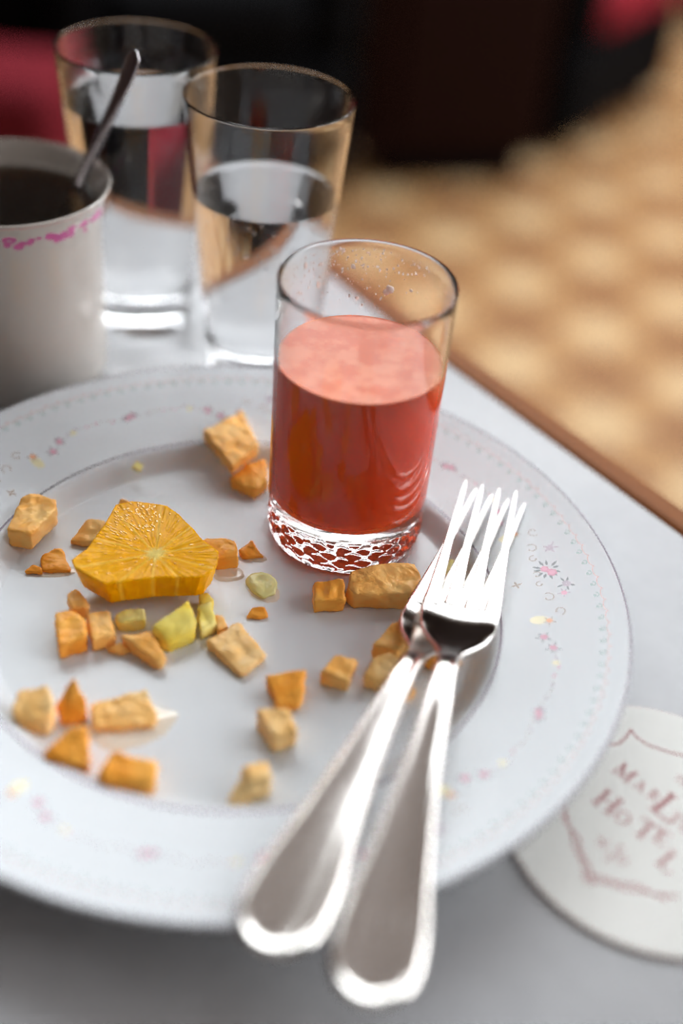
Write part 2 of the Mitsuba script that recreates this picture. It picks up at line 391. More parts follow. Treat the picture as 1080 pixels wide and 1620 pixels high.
def glyph(c):
    """A serif capital on a unit-high body: (shape, advance)."""
    B = lambda x0, y0, x1, y1: Polygon([(x0, y0), (x1, y0), (x1, y1), (x0, y1)])
    L = lambda w, *p: LineString(p).buffer(w / 2, cap_style=2, join_style=2)
    S, H = .165, .075
    serif = lambda x, y: B(x - .16, y - (H if y > .5 else 0), x + .16, y + (0 if y > .5 else H))
    if c == 'L':
        return unary_union([L(S, (.2, 0), (.2, 1)), serif(.2, 1), serif(.2, 0), B(.1, 0, .72, H), Polygon([(.72, 0), (.74, .3), (.66, .1), (.58, H)])]), .8
    if c == 'T':
        return unary_union([L(S, (.42, 0), (.42, 1)), serif(.42, 0), B(.04, 1 - H, .8, 1), Polygon([(.04, 1), (.02, .72), (.1, .88), (.2, .95)]), Polygon([(.8, 1), (.82, .72), (.74, .88), (.64, .95)])]), .86
    if c == 'H':
        return unary_union([L(S, (.2, 0), (.2, 1)), L(S, (.78, 0), (.78, 1)), B(.2, .46, .78, .54)] + [serif(x, y) for x in (.2, .78) for y in (0, 1)]), 1.0
    if c == 'E':
        return unary_union([L(S, (.2, 0), (.2, 1)), serif(.2, 1), serif(.2, 0), B(.1, 0, .7, H), B(.1, 1 - H, .66, 1), B(.2, .46, .52, .54), Polygon([(.7, 0), (.72, .28), (.62, H)]), Polygon([(.66, 1), (.68, .75), (.58, 1 - H)]), B(.49, .4, .53, .6)]), .78
    if c == 'M':
        return unary_union([L(.09, (.16, 0), (.2, 1)), L(S, (.2, 1), (.56, .05)), L(.085, (.56, .05), (.92, 1)), L(S, (.94, 0), (.92, 1)), serif(.16, 0), serif(.94, 0), B(.05, 1 - H, .25, 1), B(.86, 1 - H, 1.07, 1)]), 1.14
    if c == 'A':
        return unary_union([L(.085, (.12, 0), (.43, 1)), L(S, (.43, 1), (.74, 0)), B(.22, .31, .62, .39), serif(.12, 0), serif(.74, 0)]), .9
    if c == 'R':
        bowl = affinity.scale(Point(.38, .74).buffer(.26), 1.1, 1).difference(affinity.scale(Point(.36, .74).buffer(.2), .8, 1)).intersection(B(.2, .4, 1, 1.1))
        return unary_union([L(S, (.2, 0), (.2, 1)), serif(.2, 0), B(.04, 1 - H, .4, 1), bowl, L(.13, (.36, .5), (.72, .02)), B(.64, 0, .84, H)]), .86
    if c == 'O':
        return affinity.scale(Point(.45, .5).buffer(.5), .86, 1).difference(affinity.scale(Point(.45, .5).buffer(.42), .66, 1)), .92
    if c == 'N':
        return unary_union([L(.085, (.16, 0), (.16, 1)), L(S, (.14, 1), (.76, 0)), L(.085, (.78, 0), (.78, 1)), serif(.16, 0), B(.0, 1 - H, .22, 1), B(.64, 1 - H, .92, 1)]), .95
    if c == 'Y':
        return unary_union([L(S, (.42, 0), (.42, .5)), L(S, (.42, .48), (.12, 1)), L(.085, (.42, .48), (.72, 1)), serif(.42, 0), serif(.12, 1), serif(.72, 1)]), .84
    if c == 'C':
        ring = affinity.scale(Point(.46, .5).buffer(.5), .86, 1).difference(affinity.scale(Point(.48, .5).buffer(.45), .72, 1))
        return unary_union([ring.difference(B(.66, .3, 1, .7)), B(.74, .66, .78, .96)]), .86
    raise ValueError(c)


def ext(shape, d, z):
    out = []
    for g in getattr(shape, 'geoms', [shape]):
        if g.geom_type == 'Polygon' and g.area > 1e-12:
            out.append(trimesh.creation.extrude_polygon(g, d, engine='earcut'))
    m = trimesh.util.concatenate(out)
    m.apply_translation([0, 0, z])
    return m


INK_H = .00006
# each letter: character, foot of its left side, direction of its baseline in degrees, cap height (all on the coaster, metres)
LETTER_SPOTS = [('MARLTON', 'M', 0.12551, -0.05192, -44.1676, 0.00608), ('MARLTON', 'A', 0.13154, -0.05733, -39.3623, 0.0042), ('MARLTON', 'R', 0.13539, -0.06052, -42.7204, 0.0044), ('MARLTON', 'L', 0.1354, -0.06484, -46.358, 0.01048), ('HOTEL', 'H', 0.11771, -0.06482, -41.5405, 0.00791), ('HOTEL', 'O', 0.12367, -0.07038, -40.0, 0.0054), ('HOTEL', 'T', 0.12871, -0.07456, -40.4285, 0.0077), ('HOTEL', 'E', 0.13495, -0.07673, -39.2265, 0.006), ('HOTEL', 'L', 0.13465, -0.08511, -45.6603, 0.00767), ('NEW YORK', 'N', 0.11786, -0.08076, -27.1095, 0.0034), ('NEW YORK', 'Y', 0.11932, -0.08557, -38.0, 0.0032), ('NEW YORK', 'E', 0.12301, -0.08233, -38.0, 0.0032), ('NEW YORK', 'O', 0.12279, -0.0858, -38.0, 0.0036), ('THE', 'T', 0.14522, -0.0525, -48.2546, 0.00267), ('MARLTON', 'T', 0.14041, -0.06863, -46.358, 0.0048), ('MARLTON', 'O', 0.14339, -0.07176, -46.358, 0.0048), ('MARLTON', 'N', 0.14654, -0.07506, -46.358, 0.0048), ('THE', 'H', 0.14682, -0.05429, -48.2546, 0.00267), ('THE', 'E', 0.14869, -0.05638, -48.2546, 0.00267)]
SHIELD = [[0.12663, -0.04126], [0.12954, -0.04017], [0.13212, -0.0373], [0.13413, -0.03373], [0.13555, -0.03686], [0.1391, -0.03968], [0.14443, -0.04153], [0.14986, -0.04278]]
SHIELD_001 = [[0.10864, -0.07133], [0.1108, -0.07678], [0.11131, -0.08291], [0.11299, -0.08695], [0.11373, -0.08984], [0.11312, -0.09373]]
SHIELD_002 = [[0.11326, -0.09225], [0.11853, -0.09224], [0.12287, -0.09379], [0.12837, -0.09374], [0.13301, -0.09639], [0.13999, -0.0963]]
words = {}
for word, c, x, y, a, h in LETTER_SPOTS:
    s, adv = glyph(c)
    s = affinity.translate(affinity.rotate(affinity.scale(s, h, h, origin=(0, 0)), a, origin=(0, 0)), x, y)
    words.setdefault(word, []).append(s)
disc = Point(KX, KY).buffer(KR - .001)
for k, (word, s) in enumerate(words.items()):
    scene['coaster__printed_word' + (f'_{k:03d}' if k else '')] = mikit.ply(ext(unary_union(s).intersection(disc), INK_H, KH), 'mat_ink')
shield = LineString(SHIELD).buffer(.00035)
MID = np.array([math.cos(math.radians(47)), math.sin(math.radians(47))])
def across(q):
    d = np.array(q) - [KX, KY]
    return ([KX, KY] + 2 * np.outer(d @ MID, MID) - d).tolist()


for k, q in enumerate((SHIELD, SHIELD_001, SHIELD_002, across(SHIELD_001), across(SHIELD_002), across(SHIELD))):
    scene['coaster__printed_frame' + (f'_{k:03d}' if k else '')] = mikit.ply(ext(LineString(q).buffer(.00035).intersection(disc), INK_H, KH), 'mat_ink')

# ------------------------------------------------------------------ the plate
tops = [(r, float(plate_z(r))) for r in np.concatenate([np.linspace(.004, .079, 18), np.linspace(.0808, .0905, 16), np.linspace(.0915, .1328, 26)])]
body = [(0, .0035), (.05, .0035), (.054, .0033), (.056, .0001), (.059, .0001), (.0605, .0024), (.078, .0028), (.092, .0078), (.112, .0118), (.1325, .0185), (.1335, .0198), (.1336, .0207), (.1333, .0212)] + tops[::-1] + [(0, .006)]
scene['dinner_plate__body'] = mikit.ply(lathe(body, 0, 0, 256), 'mat_porcelain', smooth=35)


def band(r0, r1, lift, n=3):
    rs = np.linspace(r0, r1, n)
    return lathe([(r, float(plate_z(r)) + lift) for r in rs], 0, 0, 256, flip=True)


rim = lathe([(.1326, float(plate_z(.1326)) + .00005), (.1331, float(plate_z(.1331)) + .00005), (.13345, .02085), (.13372, .0206), (.13365, .0198), (.1329, .0187)], 0, 0, 256, flip=True)
scene['dinner_plate__rim_band'] = mikit.ply(rim, 'mat_platinum', smooth=True)
scene['dinner_plate__well_band'] = mikit.ply(band(.0906, .0914, .00006), 'mat_platinum', smooth=True)
tag('dinner_plate', 'white porcelain dinner plate with floral garlands and a thin silver rim', 'plate')
tag('dinner_plate__rim_band', 'dark silver line around the outer edge')
tag('dinner_plate__well_band', 'dark silver line around the well')


def wrap(shape, lift=.00005):
    """Flat print in (arc length along r = 0.11, radius - 0.11), laid onto the plate's rim."""
    out = []
    for g in getattr(shape, 'geoms', [shape]):
        if g.geom_type == 'Polygon' and g.area > 1e-11:
            v, f = trimesh.creation.triangulate_polygon(g.segmentize(.002), engine='earcut')
            out.append(trimesh.Trimesh(np.column_stack([v, np.zeros(len(v))]), f, process=False))
    m = trimesh.util.concatenate(out)
    v = m.vertices
    r = .11 + v[:, 1]
    th = -v[:, 0] / .11
    w = np.column_stack([r * np.cos(th), r * np.sin(th), plate_z(r) + lift])
    f = m.faces
    nz = np.cross(w[f[:, 1]] - w[f[:, 0]], w[f[:, 2]] - w[f[:, 0]])[:, 2]
    f = np.where((nz < 0)[:, None], f[:, ::-1], f)
    return trimesh.Trimesh(w, f, process=False)


rng = np.random.default_rng(5)
prints = {}


def put(color, shape, deg):
    prints.setdefault(color, []).append(affinity.translate(shape, -math.radians(deg) * .11, 0))


def leaf(x, y, ln, wd, a):
    t = np.linspace(0, 1, 9)
    p = np.concatenate([np.stack([t * ln, wd / 2 * np.sin(math.pi * t ** .8)], 1), np.stack([t * ln, -wd / 2 * np.sin(math.pi * t ** .8)], 1)[::-1][1:-1]])
    return affinity.translate(affinity.rotate(Polygon(p), a, origin=(0, 0)), x, y)


def vine(w, *p):
    from scipy.interpolate import make_interp_spline
    p = np.array(p, float)
    t = np.arange(len(p))
    q = make_interp_spline(t, p, k=min(3, len(p) - 1))(np.linspace(0, len(p) - 1, 8 * len(p)))
    return LineString(q).buffer(w / 2)


def flower(color, deg, r, s, x=0.0, leaves=5, leafcol='leaf'):
    y = r / 1000 - .11
    for k in range(leaves):
        a = k * 360 / leaves + rng.uniform(-20, 20)
        put(leafcol, leaf(x + .5 * s * math.cos(math.radians(a)), y + .5 * s * math.sin(math.radians(a)), s * rng.uniform(.7, 1.1), s * .32, a), deg)
    for k in range(5):
        a = math.radians(k * 72 + 18)
        put(color, Point(x + .36 * s * math.cos(a), y + .36 * s * math.sin(a)).buffer(.3 * s, 6), deg)


def scroll(deg, r, s, start, mirror=1):
    t = np.linspace(0, 1, 26)
    a = math.radians(start) + mirror * t * 4.6
    q = np.stack([s * (1 - .45 * t) * np.cos(a), s * (1 - .45 * t) * np.sin(a) + r / 1000 - .11], 1)
    put('taupe', LineString(q).buffer(.00018).union(Point(q[-1]).buffer(.00035)), deg)


for rep in range(5):
    c = 12.3 + 72 * rep
    # the bouquet
    for k in range(11):
        a = k * 33 + rng.uniform(-8, 8)
        put('leaf', leaf(.0022 * math.cos(math.radians(a)), .001 + .0022 * math.sin(math.radians(a)), rng.uniform(.0022, .0034), .001, a), c + 1)
    for x, r, s in ((-.0013, 110.2, .0022), (.0011, 112.2, .0026)):
        for k in range(6):
            a = math.radians(k * 60)
            put('pink', Point(x + .42 * s * math.cos(a), r / 1000 - .11 + .42 * s * math.sin(a)).buffer(.3 * s, 6), c + .6)
        put('rose', Point(x, r / 1000 - .11).buffer(.42 * s, 8), c + .6)
    flower('mauve', c + 6.2, 115.5, .0022, leafcol='mauve')
    flower('mauve', c - 3.4, 115.5, .0024)
    flower('rose', c - 5.6, 113.8, .0017, leafcol='mauve')
    for d, r, s, st, mi_ in ((7.4, 109.6, .0021, 200, -1), (4.6, 108.2, .0017, 160, 1), (.2, 107, .0016, 220, -1), (-2.4, 106.6, .0014, 160, 1), (-6.2, 108.3, .0022, 200, -1), (-10, 111, .002, 20, 1), (11.3, 113.4, .002, 20, -1)):
        scroll(c + d, r, s, st, mi_)
    for k in range(4):
        put('taupe', leaf(0, 98.8 / 1000 - .11, .0022, .0009, 90 * k + 12), c - 1.6)
    for sgn in (-1, 1):
        put('yellow', affinity.scale(Point(0, 103.8 / 1000 - .11).buffer(.0021), 1, 1.5), c + sgn * 12.1)
        flower('orange', c + sgn * 12.4, 107.2, .0018, leafcol='taupe')
        flower('pink', c + sgn * 16.7, 105.2, .0021)
        flower('pink', c + sgn * 19.4, 108.3, .002)
        put('yellow', Point(.0, -.0002).buffer(.0012), c + sgn * 23.2)
        trail = [(-20.5, 109.4), (-22.5, 110), (-24.7, 110.8), (-26.9, 110), (-29.1, 110.7), (-32.5, 109.6), (-35, 109.9)]
        for d, r in trail:
            put('rose' if rng.random() < .35 else 'mauve', leaf(0, r / 1000 - .11, .0021, .0007, rng.uniform(150, 210) if sgn < 0 else rng.uniform(-30, 30)), c - sgn * d)
        put('taupe', vine(.00016, *[(math.radians(d) * .11 * sgn, r / 1000 - .11) for d, r in trail]), c)
    for k, (x, r) in enumerate(((-.0012, 109.3), (.0009, 110.2))):
        flower('pink', c + 36, r, .0018, x, 4)
    put('leaf', leaf(.0016, .0002, .0022, .0014, 20), c + 36)
    put('leaf', leaf(-.0016, -.0006, .0022, .0014, 190), c + 36)
for k, (color, shapes) in enumerate(sorted(prints.items())):
    key = 'dinner_plate__garland_print' + (f'_{k:03d}' if k else '')
    lift = {'yellow': .00002, 'taupe': .00003, 'leaf': .00004, 'mauve': .00005, 'orange': .00006, 'pink': .00006, 'rose': .00007}[color]
    scene[key] = mikit.ply(wrap(unary_union(shapes), lift), 'mat_print_' + color)
    tag(key, {'yellow': 'pale yellow shading', 'taupe': 'brownish scrolls and tendrils', 'leaf': 'grey green leaves', 'mauve': 'pale mauve blossoms', 'orange': 'small orange blossoms', 'pink': 'pink blossoms', 'rose': 'pale rose petals'}[color] + ' of the garland', kind='stuff')
# the scalloped border: a row of loops with little teal hooks
NS = 138
loops, hooks = [], []
for k in range(NS):
    d = 360 * k / NS
    s = 2 * math.pi * .11 / NS
    x = -math.radians(d) * .11
    t = np.linspace(0, math.pi, 9)
    loops.append(LineString(np.stack([x + s / 2 * np.cos(t), .0168 - .0012 * np.sin(t)], 1)).buffer(.00015))
    t = np.linspace(-.4 * math.pi, 1.0 * math.pi, 12)
    hooks.append(LineString(np.stack([x + .0008 * np.cos(t), .0142 + .0009 * np.sin(t)], 1)).buffer(.0002))
    hooks.append(affinity.scale(Point(x + .0003, .0136).buffer(.00062), 1.0, .8))
scene['dinner_plate__scalloped_border'] = mikit.ply(wrap(unary_union(loops)), 'mat_print_blush')
scene['dinner_plate__scalloped_border_001'] = mikit.ply(wrap(unary_union(hooks)), 'mat_print_sage')
tag('dinner_plate__scalloped_border', 'pale pink wavy line near the rim', kind='stuff')
tag('dinner_plate__scalloped_border_001', 'grey green hooks along the wavy line', kind='stuff')

# ------------------------------------------------------------------ juice glass and juice
JX, JY, JZ = .03419, .05042, .00605
LEVEL, BED, TOP = .0815, .0235, .1109


def j_out(z):
    return .0290 + .0008 * (z - JZ) / .105


def j_in(z):
    return j_out(z) - np.interp(z, [BED, .035, .07, .109, .1109], [.0026, .0019, .0016, .0012, .0009])


def cut_base():
    """The lower outside of the glass with its net of cut hollows."""
    nz, na = 30, 432
    zs = np.linspace(JZ + .0016, .0225, nz)
    a = np.arange(na) * 2 * math.pi / na
    v = []
    for z in zs:
        q = (z - zs[0]) / (zs[-1] - zs[0])
        fade = min(1, (1 - q) * 6) * min(1, q * 5 + .25)
        ph = math.pi * q * 2.6
        f = np.abs(np.sin(11 * a + ph)) * np.abs(np.sin(11 * a - ph)) + .35 * np.abs(np.sin(7 * a + 2.2 * ph + 1)) ** 2
        r = j_out(z) - .0011 * fade * f - .0008 * max(0, .25 - q) * 4
        v.append(np.stack([JX + r * np.cos(a), JY + r * np.sin(a), np.full(na, z)], 1))
    f = []
    for i in range(nz - 1):
        for j in range(na):
            p, q = i * na + j, i * na + (j + 1) % na
            f += [[p, q, q + na], [p, q + na, p + na]]
    return trimesh.Trimesh(np.vstack(v), np.array(f), process=False)


zs = np.linspace(.0225, TOP - .0008, 30)
wall = [(j_out(z), z) for z in zs] + [(j_out(TOP) - .0001, TOP - .0004), (j_out(TOP) - .00045, TOP), (j_in(TOP) + .0001, TOP - .0003)]
wall += [(float(j_in(z)), z) for z in np.linspace(TOP - .001, LEVEL, 14)]
foot = [(0, JZ + .0012), (.018, JZ + .0010), (.0215, JZ + .0002), (.0245, JZ + .0002), (.0278, JZ + .0016)]
glass = trimesh.util.concatenate([cut_base(), lathe(wall, JX, JY, 192), lathe(foot, JX, JY, 192)])
scene['juice_glass'] = mikit.ply(glass, 'mat_glass', smooth=30)
tag('juice_glass', 'small straight juice glass with a thick cut base, standing on the plate', 'drinking glass')
jb = [(0, BED - .0008), (.012, BED - .0006), (.022, BED + .0002), (.0252, BED + .0016), (float(j_in(BED + .004)), BED + .004)] + [(float(j_in(z)), z) for z in np.linspace(BED + .006, LEVEL, 14)]
scene['juice__body'] = mikit.ply(lathe(jb, JX, JY, 128), 'mat_juice', smooth=40)
scene['juice__surface'] = mikit.ply(lathe([(float(j_in(LEVEL)), LEVEL), (float(j_in(LEVEL)) - .0012, LEVEL - .0004), (0, LEVEL - .0005)], JX, JY, 128), 'mat_juice_top', smooth=40)
tag('juice', 'pulpy pink grapefruit juice filling two thirds of the small glass', 'juice')
# shreds of pulp dried on the inside of the rim
rng = np.random.default_rng(11)
bits = []
for k in range(230):
    a = math.radians(rng.normal(112, 30)) if k % 4 else math.radians(rng.uniform(40, 175))
    z = TOP - .003 - abs(rng.normal(0, .009))
    if z < LEVEL + .003:
        continue
    s = rng.uniform(.00012, .0004) * (2.2 if rng.random() < .06 else 1)
    b = trimesh.creation.icosphere(1, 1.0)
    b.vertices = b.vertices * [s, s * .5, s * rng.uniform(.7, 2.0)] + rng.normal(0, s * .12, b.vertices.shape)
    b.apply_transform(trimesh.transformations.rotation_matrix(a - math.pi / 2, [0, 0, 1]))
    r = float(j_in(z)) - s * .3
    b.apply_translation([JX + r * math.cos(a), JY + r * math.sin(a), z])
    bits.append(b)
for dx, dz, s in ((0, 0, .0011), (.0015, .0012, .0013), (.0007, .002, .0008)):
    b = trimesh.creation.icosphere(2, 1.0)
    b.vertices = b.vertices * s * (.75 + .5 * meshkit.fbm(b.vertices * 2.2 + dx * 900, 3)[:, None])
    a = math.radians(76) - dx / .028
    b.apply_translation([JX + .0276 * math.cos(a), JY + .0276 * math.sin(a), JZ + .0865 + dz])
    bits.append(b)
scene['fruit_pulp'] = mikit.ply(trimesh.util.concatenate(bits), 'mat_pulp', smooth=True)
tag('fruit_pulp', 'white shreds of pulp stuck inside the rim of the juice glass', 'fruit pulp', kind='stuff')


# ------------------------------------------------------------------ water glasses
def water_glass(suffix, x, y, level, label, wlabel, seed, nb):
    def ro(z):
        return .0222 + .0115 * z / .1275
    TOPW, BEDW = .1275, .015

    def ri(z):
        return ro(z) - np.interp(z, [BEDW, .04, .12, .1275], [.0022, .0016, .0011, .0008])
    prof = [(0, .0050), (.007, .0045), (.012, .0032), (.016, .0014), (.0182, .0002), (.0205, .0002), (.0217, .0012), (.0223, .003)] + [(ro(z), z) for z in np.linspace(.005, TOPW - .0008, 36)]
    prof += [(ro(TOPW) - .0001, TOPW - .0004), (ro(TOPW) - .0004, TOPW), (float(ri(TOPW)) + .0001, TOPW - .0003)]
    prof += [(float(ri(z)), z) for z in np.linspace(TOPW - .001, level, 14)]
    scene['water_glass' + suffix] = mikit.ply(lathe(prof, x, y, 160), 'mat_glass', smooth=40)
    tag('water_glass' + suffix, label, 'drinking glass', 'water glasses at the back of the table')
    wet = [(0, BEDW - .001), (.010, BEDW - .0006), (.0165, BEDW + .0006), (.0196, BEDW + .003), (float(ri(BEDW + .006)), BEDW + .006)] + [(float(ri(z)), z) for z in np.linspace(BEDW + .008, level, 24)]
    scene[f'water{suffix}__body'] = mikit.ply(lathe(wet, x, y, 160), 'mat_water_in_glass', smooth=40)
    R = float(ri(level))
    scene[f'water{suffix}__surface'] = mikit.ply(lathe([(R, level), (R - .0006, level - .0006), (R - .0018, level - .001), (0, level - .0011)], x, y, 160), 'mat_water', smooth=50)
    g = np.random.default_rng(seed)
    out = []
    for k in range(nb):
        a = g.uniform(0, 2 * math.pi)
        s = g.uniform(.00025, .0007)
        if k < nb * .6:
            z = level - .0016 - abs(g.normal(0, .009))
            r = float(ri(z)) - s * 1.05
        else:
            z = g.uniform(BEDW + .012, level - .006)
            r = float(ri(z)) - s * 1.05 if k % 3 else g.uniform(0, float(ri(z)) - .003)
        z = max(z, BEDW + .01)
        b = trimesh.creation.icosphere(2, s)
        b.apply_translation([x + r * math.cos(a), y + r * math.sin(a), z])
        out.append(b)
    scene[f'water{suffix}__bubbles'] = mikit.ply(trimesh.util.concatenate(out), 'mat_bubble', smooth=True)
    tag(f'water{suffix}__bubbles', 'small gas bubbles', kind='stuff')
    tag('water' + suffix, wlabel, 'water')


water_glass('', -.07019, .20115, .1054, 'tall tapered water glass, nearly full, behind the mug and spoon', 'still clear water filling the back left glass', 3, 36)
water_glass('_001', -.01044, .16045, .0882, 'tall tapered water glass, two thirds full, between the other tumbler and the juice glass', 'sparkling water in the middle glass behind the juice', 4, 170)

# ------------------------------------------------------------------ mug, tea, spoon
MX, MY = -.11291, .14576
mug_out = [(0, .002), (.028, .002), (.029, .0001), (.0315, .0001), (.0345, .002), (.0362, .006), (.0366, .012), (.0366, .06), (.0368, .07), (.0375, .077), (.0390, .083), (.0408, .0868)]
mug_rim = [(.0414, .0877), (.0415, .0884), (.0409, .0889), (.0400, .0885)]
mug_in = [(.0385, .0862), (.0365, .0815), (.0348, .075), (.0338, .066), (.0333, .05), (.0331, .02), (.031, .0095), (.025, .0065), (0, .006)]
zz = np.linspace(0, 1, 1)
scene['mug__body'] = mikit.ply(lathe(mug_out + mug_rim + mug_in, MX, MY, 160), 'mat_mug', smooth=50)
tag('mug', 'white porcelain mug with a pink flowered rim, at the left edge of the photo', 'mug')


def mug_r(z):
    return float(np.interp(z, [q[1] for q in mug_out[6:]], [q[0] for q in mug_out[6:]]))


rng = np.random.default_rng(8)
patches = []
for k in range(64):
    a = 2 * math.pi * k / 64 + rng.uniform(-.02, .02)
    for h in range(int(rng.integers(1, 4))):
        zc, s = .0800 + rng.uniform(-.0022, .0020), rng.uniform(.0009, .0020)
        poly = affinity.scale(Point(0, 0).buffer(s, 5), rng.uniform(.8, 1.7), rng.uniform(.6, 1.1))
        v, f = trimesh.creation.triangulate_polygon(poly, engine='earcut')
        z = zc + v[:, 1]
        th = a + v[:, 0] / .038 + rng.uniform(-.03, .03)
        r = np.array([mug_r(q) for q in z]) + .00008
        patches.append(trimesh.Trimesh(np.stack([MX + r * np.cos(th), MY + r * np.sin(th), z], 1), f, process=False))
scene['mug__flower_band'] = mikit.ply(trimesh.util.concatenate(patches), 'mat_mug_print')
tag('mug__flower_band', 'band of magenta flowers painted under the rim', kind='stuff')
scene['mug__pink_rim_line'] = mikit.ply(lathe([(.0410, .0870), (.04147, .0876)], MX, MY, 160), 'mat_print_blush', smooth=True)
TEA = .0785
scene['tea'] = {**mikit.ply(lathe([(.0364, TEA + .0006), (.0352, TEA + .0001), (.034, TEA), (0, TEA)], MX, MY, 128), 'mat_water', smooth=True),
                'interior': {'type': 'homogeneous', 'albedo': 0.0, 'sigma_t': rgb(.2, .5, 1.0), 'scale': 150.0}}
tag('tea', 'dark brown tea filling the white mug almost to its rim', 'tea')

# the teaspoon leans on the rim of the mug
from scipy.interpolate import CubicSpline
SP = CubicSpline([0, .25, .5, .74, 1], np.array([[-.116, .150, .0135], [-.1035, .1605, .0455], [-.0897, .1699, .0785], [-.0748, .1668, .1100], [-.0618, .1603, .1395]]))
facing = np.array([-.6, -.65, .45])
secs = []
for s in np.linspace(0, 1, 64):
    ax = SP(s, 1) / np.linalg.norm(SP(s, 1))
    side = np.cross(ax, facing)
    side /= np.linalg.norm(side)
    nor = np.cross(side, ax)
    w = float(interp(s, [0, .02, .1, .2, .3, .36, .5, .75, .92, .985, 1], [.0008, .006, .0115, .0125, .0085, .0032, .0026, .0036, .0046, .0034, .0006]))
    t = float(interp(s, [0, .3, .4, .6, 1], [.0005, .0007, .0013, .0011, .0008]))
    a = np.linspace(0, 2 * math.pi, 20, endpoint=False)
    cup = (-.004 * (1 - np.cos(a) ** 2) if s < .33 else 0) * math.sin(min(1, s / .33) * math.pi)
    secs.append(SP(s) + np.outer(w * np.cos(a), side) + np.outer(t * np.sin(a) + cup, nor))
scene['teaspoon'] = mikit.ply(loft(secs), 'mat_spoon', smooth=50)
tag('teaspoon', 'steel teaspoon standing in the mug of tea, its handle leaning right over the rim', 'spoon')

# ------------------------------------------------------------------ the two forks
LF = .2185
HALF = ([0, .001, .004, .008, .013, .02, .045, .075, .1, .112, .120, .125, .130, .136, .143, .1535], [.0, .0048, .0086, .0109, .0120, .0119, .0088, .0058, .0044, .0038, .0038, .0050, .0084, .0114, .0127, .0130])
ROOT = .1535
THICK = ([0, .02, .09, .115, .13, ROOT], [.0022, .0024, .003, .0036, .0026, .0018])


def make_fork(name, label, E, P, zs, zv):
    E, P = np.array(E), np.array(P)
    d = (P - E)[:2]
    L = np.linalg.norm(d)
    e, q = d / L, np.array([d[1], -d[0]]) / L
    k = L / LF

    def at(s, t, z):
        return np.array([E[0] + e[0] * s * k + q[0] * t, E[1] + e[1] * s * k + q[1] * t, z])

    def mid(s):
        return float(interp(s, zs, zv))
    stations = np.concatenate([[0.0002, .0006, .0012, .002, .003, .0045, .006, .008, .010, .0125], np.linspace(.015, ROOT, 78)])
    v = np.sin(np.linspace(-1, 1, 33) * math.pi / 2)
    def ring(s):
        w = float(interp(s, *HALF))
        t = float(interp(s, *THICK))
        x = v * w
        edge = (1 - np.abs(v)) * w
        if s < .0125:
            edge = np.minimum(edge, .0125 - np.hypot(.0125 - s, x))
        fade = float(np.clip((.122 - s) / .012, 0, 1))
        bead = .0006 * np.exp(-((edge - .0015) / .0007) ** 2) * fade * min(1, w / .006)
        cup = .0022 * v ** 2 * float(np.clip((s - .120) / .02, 0, 1))
        rnd = np.sqrt(np.clip(1 - v ** 6, 0, 1))
        top = mid(s) + t / 2 * rnd + bead * rnd + cup - .0004 * fade * np.exp(-(v / .5) ** 4)
        bot = mid(s) - t / 2 * np.sqrt(np.clip(1 - v ** 2, 0, 1)) ** .7 + cup
        A = [at(s, a, b) for a, b in zip(x, top)]
        B = [at(s, a, b) for a, b in zip(x[1:-1], bot[1:-1])][::-1]
        return np.array(A + B)
    cut = int(np.searchsorted(stations, .117))
    scene[name + '__handle'] = mikit.ply(loft([ring(s) for s in stations[:cut + 1]]), 'mat_steel', smooth=60)
    scene[name + '__head'] = mikit.ply(loft([ring(s) for s in stations[cut:]]), 'mat_steel', smooth=60)
    a = np.linspace(0, 2 * math.pi, 20, endpoint=False)
    for j in range(4):
        c0 = (j - 1.5) * .0071
        secs = []
        for s in np.linspace(ROOT - .0022, LF, 44):
            u = (s - ROOT + .0022) / (LF - ROOT + .0022)
            w = float(interp(u, [0, .1, .3, .55, .8, .95, 1], [.0026, .0024, .0020, .00145, .00105, .0007, .0002]))
            t = float(interp(u, [0, .5, .9, 1], [.0009, .00085, .0007, .0002]))
            c = c0 * (1 - .10 * u)
            vv = c / .0128
            z = mid(s) + .0022 * vv ** 2 * (1 - .6 * u)
            p4 = lambda q_: np.sign(q_) * np.abs(q_) ** .4
            secs.append(np.array([at(s, c + w * aa, z + t * bb) for aa, bb in zip(p4(np.cos(a)), p4(np.sin(a)))]))
        scene[name + '__tine' + (f'_{j:03d}' if j else '')] = mikit.ply(loft(secs), 'mat_steel', smooth=40)
    tag(name, label, 'fork')


make_fork('fork', 'silver fork lying on top, its handle the right one of the crossed pair',
          (.0497, -.1519), (.0880, .0624), [0, .025, .055, .08, .102, .114, .127, .138, .15, .17, .19, .2185], [.0236, .0236, .0250, .0268, .0283, .0276, .0232, .0200, .0176, .0180, .0196, .0226])
make_fork('fork_001', 'silver fork lying underneath, its handle the left one of the crossed pair',
          (.0235, -.1405), (.0922, .0624), [0, .025, .055, .08, .102, .114, .127, .138, .15, .17, .19, .2185], [.0236, .0234, .0236, .0243, .0248, .0232, .0182, .0150, .0128, .0132, .0149, .0182])

